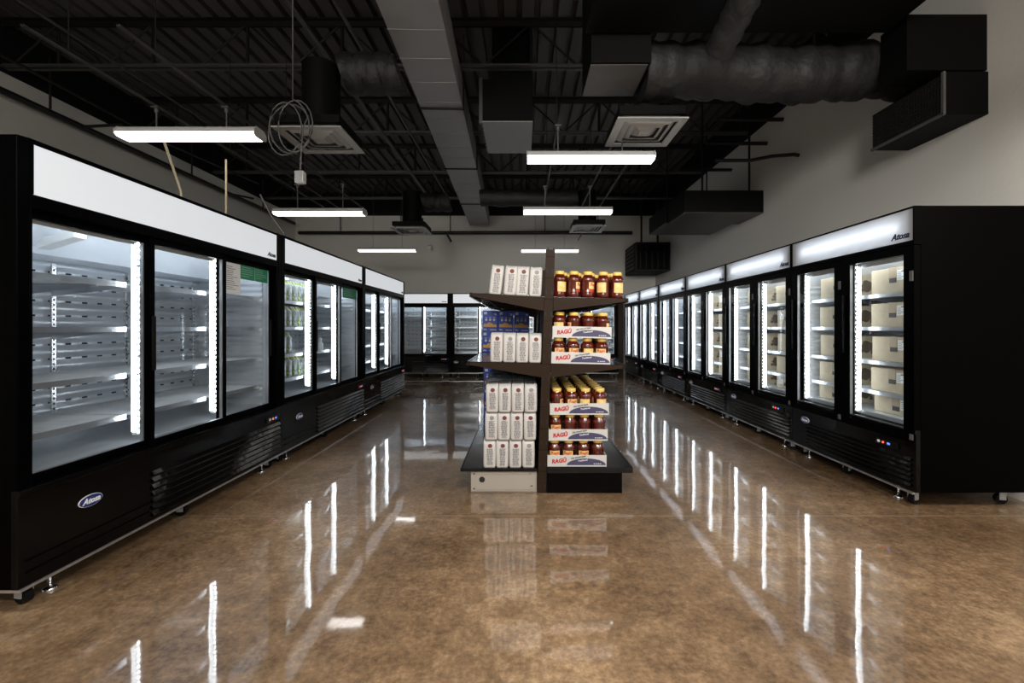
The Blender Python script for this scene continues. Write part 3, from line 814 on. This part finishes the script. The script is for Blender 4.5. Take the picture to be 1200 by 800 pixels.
for i, (x, y, w) in enumerate(((-2.6, 1.3, 1), (.1, 1.2, 1), (-3.0, -1.2, 1), (0.2, -1.2, 1), (-2.6, -3.2, 1), (1.6, -3.2, 1), (2.3, 1.6, 1))):  # unseen strips added outside the view for more light
    fixture(x, y, 2.86, f'added strip light overhead out of view, {(ORD + ("seventh",))[i]} of the ones behind the camera', True)
# lamps of the added unseen strips, put in to light floor and walls
def area(name, loc, sx, sy, e, color=(1, .95, .88)):
    l = bpy.data.lights.new(name, 'AREA'); l.shape = 'RECTANGLE'; l.size = sx; l.size_y = sy; l.energy = e; l.color = color
    o = bpy.data.objects.new(name, l); COL.objects.link(o); o.location = loc; return o
for x, y, e in ((-2.0, 1.3, 16), (.4, 1.2, 74), (-2.4, -1.2, 40), (.8, -1.2, 44), (-2.0, -3.2, 40), (2.2, -3.2, 55), (2.9, 1.6, 50)):
    area('added_strip_lamp', (x, y, 2.85), 1.1, .12, e)

def spot(name, loc, aim, e, ang):  # added unseen spots behind the camera, only to brighten the walls
    l = bpy.data.lights.new(name, 'SPOT'); l.energy = e; l.spot_size = math.radians(ang); l.spot_blend = 1; l.shadow_soft_size = .9; l.color = (1, .96, .9)
    o = bpy.data.objects.new(name, l); COL.objects.link(o); o.location = loc
    o.rotation_euler = (Vector(aim)-Vector(loc)).to_track_quat('-Z', 'Y').to_euler()
spot('added_fill_spot', (-2.2, -3.6, 3.2), (-1.6, 11.9, 2.3), 950, 40)
spot('added_fill_spot', (1.2, -3.6, 3.2), (1.2, 11.9, 2.4), 850, 34)
spot('added_fill_spot', (-2.6, -3.8, 3.2), (-6.0, 5.5, 2.9), 420, 42)
spot('added_fill_spot', (-.6, -3.8, 3.2), (3.5, 6.5, 2.3), 1100, 42)
# strut rails and pipes
def pipe(name, label, cat, pts, r, m='pipe_black', extras=(), n=8):
    t = thing(name, label, cat, pts[0])
    o = Vector(pts[0]); b = MB().tube([Vector(p)-o for p in pts], r, n)
    obj('tube', b.mesh('tube', m), t)
    for nm, p0, p1, rr in extras:
        obj(nm, MB().tube([Vector(p0)-o, Vector(p1)-o], rr, 6).mesh(nm, m), t)
    return t
def rail(x, y0, y1, z, label):
    b = MB().box(-.009, .009, 0, y1-y0, 0, .003).box(-.009, -.007, 0, y1-y0, 0, .018).box(.007, .009, 0, y1-y0, 0, .018)
    t = thing('strut_rail', label, 'rail', (x, y0, z), 0, 'strut rails carrying the lights')
    obj('channel', b.mesh('channel', 'strut'), t)
    b = MB(); y = .3
    while y < y1-y0: b.tube([(0, y, .02), (0, y, 4.25-z)], .004, 5); y += 1.77
    obj('hanger_rod', b.mesh('hanger_rod', 'steel_dark'), t)
rail(-3.24, 2.9, 7.3, 3.18, 'grey strut rail over the left strip lights, the one nearer the wall')
rail(-2.62, 2.9, 7.3, 3.18, 'grey strut rail over the left strip lights, nearer the central duct')
rail(.345, 4.2, 7.2, 3.18, 'grey strut rail over the right strip lights, nearer the central duct')
rail(.965, 4.2, 7.2, 3.18, 'grey strut rail over the right strip lights, middle one')
rail(1.27, 5.0, 10.2, 3.2, 'grey strut rail on the right running toward the far diffuser')
SPX = -5.9; SPZ = 1.235 + .454*5.9
pipe('sprinkler_pipe', 'long black sprinkler pipe along the upper left wall', 'pipe', [(SPX, -4.2, SPZ), (SPX, 11.6, SPZ)], .042,
     extras=[('hanger', (SPX, y, SPZ), (SPX, y, 4.6), .014) for y in (-1, 2, 5.6, 8.0, 10.2)] + [('branch', (SPX, 6.0, SPZ), (SPX+.55, 6.0, SPZ+.03), .02), ('branch', (SPX, 9.0, SPZ), (SPX+.5, 9.0, SPZ-.1), .02)])
pipe('sprinkler_pipe', 'black horizontal pipe across the upper far wall', 'pipe', [(-5.9, 11.82, 3.72), (2.9, 11.82, 3.72)], .045,
     extras=[('hanger', (x, 11.82, 3.72), (x, 11.82, 4.7), .012) for x in (-4.8, -3.2, -1.9, .6, 2.0)] + [('branch', (-2.0, 11.8, 3.72), (-1.8, 11.3, 3.40), .03), ('branch', (-2.6, 11.8, 3.72), (-2.55, 11.4, 4.0), .03)])
pipe('conduit', 'grey pipe along the ceiling left of the central duct, thicker one', 'pipe', [(-2.1, 1.0, 4.15), (-2.1, 10.9, 4.15)], .028, 'steel_grey')
pipe('conduit', 'grey pipe along the ceiling closest to the central duct', 'pipe', [(-1.68, 1.0, 4.15), (-1.68, 10.4, 4.15)], .02, 'steel_grey')
pipe('conduit', 'thin grey pipe along the ceiling far left, toward the wall', 'pipe', [(-4.45, 1.0, 4.12), (-4.45, 11.4, 4.12)], .014, 'steel_grey')
pipe('conduit', 'black pipe slanting beside the wall above the left strip light', 'pipe', [(-5.6, 4.6, 4.16), (-5.55, 7.0, 4.1), (-5.4, 9.2, 4.17)], .018)
pipe('power_cord', 'tan power cord slanting down to the nearest left cooler', 'cord', [P(193, 168, 3.6), P(212, 224, 3.54), (-2.68, 3.54, CH+.004)], .009, 'cord_tan')
pipe('power_cord', 'tan power cord hanging straight down behind the left sign', 'cord', [P(265, 187, 4.25), P(265, 247, 4.25), (-2.83, 4.25, CH+.004)], .009, 'cord_tan')
pipe('power_cord', 'dark cord slanting down to the joint of left coolers', 'cord', [P(305, 228, 4.6), P(318, 253, 4.5), P(333, 274, 4.35), (-2.30, 4.33, CH+.004)], .008, 'cord_grey')
# coiled cable and hanging socket
D = 3.72; t = thing('hanging_socket', 'grey outlet box hanging on a coiled cable near left diffuser', 'socket', P(352, 208, D)); o0 = P(352, 208, D)
pts = [P(343, -115, D)-o0, P(343, 117, D)-o0]; c = P(333, 146, D)-o0
for k in range(1, 58):
    a = PI/2 - 2*PI*k/18; rr = .17 + .022*math.sin(k*.35)
    pts.append(Vector((c.x + .07*math.sin(k*.11) + rr*math.cos(a)*.9, c.y + .002*k, c.z + .22*math.sin(a)*(rr/.17))))
pts += [P(355, 150, D)-o0, P(353, 180, D)-o0, Vector((0, 0, .05))]
obj('cable', MB().tube(pts, .006, 6).mesh('cable', 'cord_grey'), t, label='dark looped cable')
obj('box', MB().box(-.036, .036, -.03, .03, -.05, .05).mesh('box', 'fixture_body', .008), t)
obj('face_plate', MB().box(-.03, .03, -.034, -.03, -.044, .044).box(-.012, .012, -.037, -.033, .01, .03).box(-.012, .012, -.037, -.033, -.03, -.01).mesh('face_plate', 'grey_plastic', .002), t)

# ------------------------------------------------------------------ ducts
t = thing('main_duct', 'long grey rectangular duct running down the middle of the ceiling', 'duct', (-.935, 3.63, 3.885), math.radians(1.3))
obj('duct_body', MB().box(-.255, .255, -5.0, 8.1, 0, .36).mesh('duct_body', ['duct_grey'], .006), t)
b = MB(); y = -4.8
while y < 8.0: b.box(-.257, .257, y, y+.010, -.004, .362); y += .43
obj('seam', b.mesh('seam', 'duct_grey'), t)
b = MB()
for y in (-2.0, 1.78, 3.85, 6.0): b.box(-.275, .275, y, y+.03, -.018, -.002).box(-.272, -.258, y, y+.03, -.018, .38).box(.258, .272, y, y+.03, -.018, .38)
obj('flange', b.mesh('flange', 'steel_dark'), t, label='dark joint flange')
b = MB(); 
for y in (-2.0, 1.78, 3.85, 6.0):
    for s in (-1, 1): b.tube([(s*.27, y, .0), (s*.27, y, .88)], .005, 5)
obj('hanger_rod', b.mesh('hanger_rod', 'steel_dark'), t)
# drop duct: shade on its sides is put in as black colour
t = thing('drop_duct', 'square drop duct, grey underside, sides coloured black for shade, right of main duct', 'duct', (-.14, 5.29, 3.66))
obj('duct_body', MB().box(-.33, .26, 0, .95, 0.004, .50).box(-.22, .26, 0.02, .95, .50, 1.12).mesh('duct_body', 'duct_black', .004), t)
obj('bottom_plate', MB().box(-.335, .265, -.004, .954, -.006, .004).mesh('bottom_plate', 'duct_grey'), t, label='grey underside plate')
b = MB()
for k in range(8): b.box(-.36, -.334, .05+k*.115, .13+k*.115, .03, .46)
b.box(-.37, -.33, 0, .03, -.02, .52)
obj('side_grille', b.mesh('side_grille', 'steel_grey'), t)
# plenum and insulated duct on the right
t = thing('duct_plenum', 'dark duct box with grey folded underside above the right diffuser', 'duct', (.55, 3.6, 3.34))
obj('duct_body', MB().box(0, .48, -.03, .50, .004, .88).mesh('duct_body', 'duct_black', .004), t)
b = MB(); b.add([(0, 0, 0), (.46, 0, 0), (.46, .49, 0), (0, .49, 0), (.23, .25, -.012)], [(0, 1, 4), (1, 2, 4), (2, 3, 4), (3, 0, 4)]); b.box(0, .46, 0, .49, 0, .004)
obj('bottom_plate', b.mesh('bottom_plate', 'duct_mid'), t, label='grey cross-broken underside plate')
pts = []; rs = []
for k in range(40):
    u = k/39; pts.append((1.04 + u*2.42, 3.91, 3.45 + .02*math.sin(u*9))); rs.append(.225 + .014*math.sin(k*2.1) + .012*math.sin(k*.9))
t = thing('insulated_duct', 'crinkled black insulated duct running to the right wall', 'duct', pts[0])
o0 = Vector(pts[0]); obj('sleeve', MB().tube([Vector(p)-o0 for p in pts], rs, 20).mesh('sleeve', 'duct_foil'), t)
t = thing('trunk_duct', 'big black rectangular duct across the top right ceiling', 'duct', (.50, 2.95, 3.56))
obj('duct_body', MB().box(0, 2.38, 0, .60, 0, .66).mesh('duct_body', 'duct_black', .01), t)
o0 = P(842, 60, 3.25); e0 = P(892, -40, 2.75)
t = thing('insulated_duct', 'dark wrinkled round duct rising at the top edge of the photo', 'duct', o0)
pts = [(e0-o0)*(k/14) for k in range(15)]
obj('sleeve', MB().tube(pts, [.10 + .006*math.sin(k*2.3) for k in range(15)], 16).mesh('sleeve', 'duct_foil'), t)
# wall supply box with perforated face
t = thing('supply_box', 'black wall supply box with perforated grille, top right', 'vent', (3.21, 3.41, 2.855))
obj('box_body', MB().box(0.012, .34, 0, .71, 0, .325).box(-.28, .33, .0, .255, .335, .76).mesh('box_body', 'duct_black', .004), t)
b = MB()
for k in range(26): b.box(.0, .010, .02+k*.0262, .034+k*.0262, .02, .305)
for k in range(12): b.box(-.003, .004, .015, .695, .02+k*.0255, .027+k*.0255)
obj('grille', b.mesh('grille', 'steel_dark'), t, label='perforated black face')
b = MB(); b.box(-.008, .012, -.004, .016, 0, .325).box(-.008, .012, 0, .71, -.006, .012)
obj('frame', b.mesh('frame', 'strut'), t, label='grey edge frame')
# duct boxes hung on the right wall
t = thing('hung_duct_box', 'large black box duct hung by rods above the right coolers', 'duct', (2.38, 6.57, 2.915))
obj('box_body', MB().box(0, 1.16, 0, .74, .004, .325).mesh('box_body', 'duct_black', .006), t)
obj('bottom_plate', MB().box(.0, 1.16, 0, .74, -.003, .004).mesh('bottom_plate', 'steel_grey'), t)
for x in (.3, 1.0): obj('hanger_rod', MB().tube([(x, .1, .32), (x, .1, 1.9)], .016, 6).mesh('hanger_rod', 'steel_dark'), t)
t = thing('hung_duct_box', 'black box duct behind the large hung one, right wall', 'duct', (2.36, 7.42, 2.95))
obj('box_body', MB().box(0, 1.12, 0, .92, .004, .30).mesh('box_body', 'duct_black', .006), t)
obj('bottom_plate', MB().box(.0, 1.12, 0, .92, -.003, .004).mesh('bottom_plate', 'steel_grey'), t)
for x in (.2, .9): obj('hanger_rod', MB().tube([(x, .5, .3), (x, .5, 1.87)], .012, 6).mesh('hanger_rod', 'steel_dark'), t)
for px0, px1, py, Dd, lab in ((845, 900, 168, 6.5, 'short black pipe entering the upper right wall, middle one'), (815, 858, 199, 7.6, 'short black pipe entering the right wall, lowest one'), (880, 918, 140, 6.1, 'short black pipe entering the upper right wall, highest one')):
    a_, b_ = P(px0, py, Dd), P(px1, py, Dd); a_.x = b_.x - .9
    pipe('wall_pipe', lab, 'pipe', [a_, (WXR, b_.y, b_.z)], .028)
Dd = 5.75; pipe('wall_pipe', 'long bent black pipe entering the upper right wall', 'pipe', [P(838, 188, Dd), P(880, 188, Dd), P(905, 183, Dd), P(930, 181, Dd), (WXR, Dd, H+(VY-182)*Dd/F)], .024)
# unit in the far right corner
t = thing('unit_heater', 'black louvered unit hung in the far right corner', 'heater', (2.71, 10.7, 2.58))
obj('box_body', MB().box(0, .82, 0.02, 1.1, 0, .68).mesh('box_body', 'duct_black', .008), t)
b = MB()
for k in range(5): b.box(.10+k*.14, .125+k*.14, -.01, .02, .06, .46)
frame_box(b, 0, .82, 0, .68, -.015, .02, .03)
obj('front_grille', b.mesh('front_grille', 'steel_dark'), t)
b = MB()
for k in range(6): b.prism([(-.02, .06+k*.1), (0, .06+k*.1), (0, .13+k*.1)], 'y', .1, 1.0)
obj('side_louver', b.mesh('side_louver', 'steel_dark'), t)
obj('bracket', MB().box(.2, .24, .3, .34, .68, 1.9).box(.6, .64, .3, .34, .68, 1.9).mesh('bracket', 'steel_dark'), t)

# ceiling diffusers
def diffuser(x, y, z, label, nk=.70, s=.61):
    t = thing('air_diffuser', label, 'air vent', (x, y, z), 0, 'square ceiling air diffusers')
    def face():
        b = MB(); frame_box(b, 0, s, 0, s, 0, 1, .07)
        b.v = [(vx, vz, (0 if vy < .5 else .012)) for vx, vy, vz in b.v]
        return b.mesh('frame', 'diffuser_white', .002)
    obj('frame', cached('dface', face), t)
    def cones():
        b = MB(); q = lambda m, zz: [(m, m, zz), (s-m, m, zz), (s-m, s-m, zz), (m, s-m, zz)]
        for a in (.07, .13, .19):
            vs = q(a, .04) + q(a+.056, .0) + q(a+.06, .003)
            b.add(vs, [(0+j, (j+1) % 4, 4+(j+1) % 4, 4+j) for j in range(4)] + [(4+j, 4+(j+1) % 4, 8+(j+1) % 4, 8+j) for j in range(4)])
        m = .25; b.box(m+.004, s-m-.004, m+.004, s-m-.004, -.002, .004); b.box(.06, s-.06, .06, s-.06, .046, .048, 1)
        return b.mesh('cone', ['diffuser_white', 'vent_back'])
    obj('cone', cached('dcone', cones), t, label='stepped white vanes')
    obj('neck', cached(('dneck', nk), lambda: MB().box(.02, s-.02, .02, s-.02, .05, .12).lathe([(.17, .12), (.17, nk)], 20, c=(s/2, s/2, 0)).mesh('neck', 'duct_black')), t, label='black box and round neck')
diffuser(.818, 3.83, 3.02, 'white square air diffuser above the right strip light, nearest one', .20)
diffuser(-2.2, 3.92, 2.985, 'white square air diffuser behind the hanging cable coil')
diffuser(-2.3, 7.82, 2.965, 'white square air diffuser far away left of the main duct')
diffuser(.9, 8.0, 3.04, 'white square air diffuser far away on the right')
for i, (x0, x1, y, z, r, lab) in enumerate(((-1.71, -1.18, 4.3, 3.66, .18, 'black insulated duct joining the main duct beside the left diffuser'), (-1.81, -1.32, 8.15, 3.5, .16, 'black insulated duct joining the main duct near the far left diffuser'), (-.78, 1.02, 8.3, 3.62, .15, 'black insulated duct joining the main duct near the far right diffuser'))):
    pts = [(x0+(x1-x0)*k/19, y, z+.01*math.sin(k)) for k in range(20)]
    t = thing('insulated_duct', lab, 'duct', pts[0]); o0 = Vector(pts[0])
    obj('sleeve', MB().tube([Vector(p)-o0 for p in pts], [r+.006*math.sin(k*1.9) for k in range(20)], 18).mesh('sleeve', 'duct_foil'), t)
t = thing('wall_sensor', 'small white cylinder fixture on the far wall', 'sensor', (-2.45, 11.80, 3.36))
obj('body', MB().tube([(0, 0, 0), (.03, -.12, -.05)], .045, 14).mesh('body', 'white_plastic'), t)
obj('bracket', MB().tube([(0, 0, 0), (0, .15, .0)], .015, 8).mesh('bracket', 'white_plastic'), t)

# ------------------------------------------------------------------ world, camera, view
w = bpy.data.worlds.new('World'); sc.world = w; w.use_nodes = True
w.node_tree.nodes['Background'].inputs[0].default_value = (.5, .5, .55, 1); w.node_tree.nodes['Background'].inputs[1].default_value = .02
cam = bpy.data.cameras.new('Camera'); co = bpy.data.objects.new('Camera', cam); COL.objects.link(co)
co.location = (0, 0, H); co.rotation_euler = (PI/2, 0, 0)
cam.sensor_fit = 'HORIZONTAL'; cam.sensor_width = 36; cam.lens = F/1200*36
cam.shift_x = -(VX-600)/1200; cam.shift_y = -(400-VY)/1200; cam.clip_start = .05
sc.camera = co
sc.view_settings.view_transform = 'Standard'; sc.view_settings.look = 'None'; sc.view_settings.gamma = 1; sc.view_settings.exposure = 0
sc.view_settings.use_curve_mapping = False
sc.cycles.use_denoising = True; sc.cycles.max_bounces = 8; sc.cycles.transparent_max_bounces = 24; sc.cycles.sample_clamp_indirect = 4
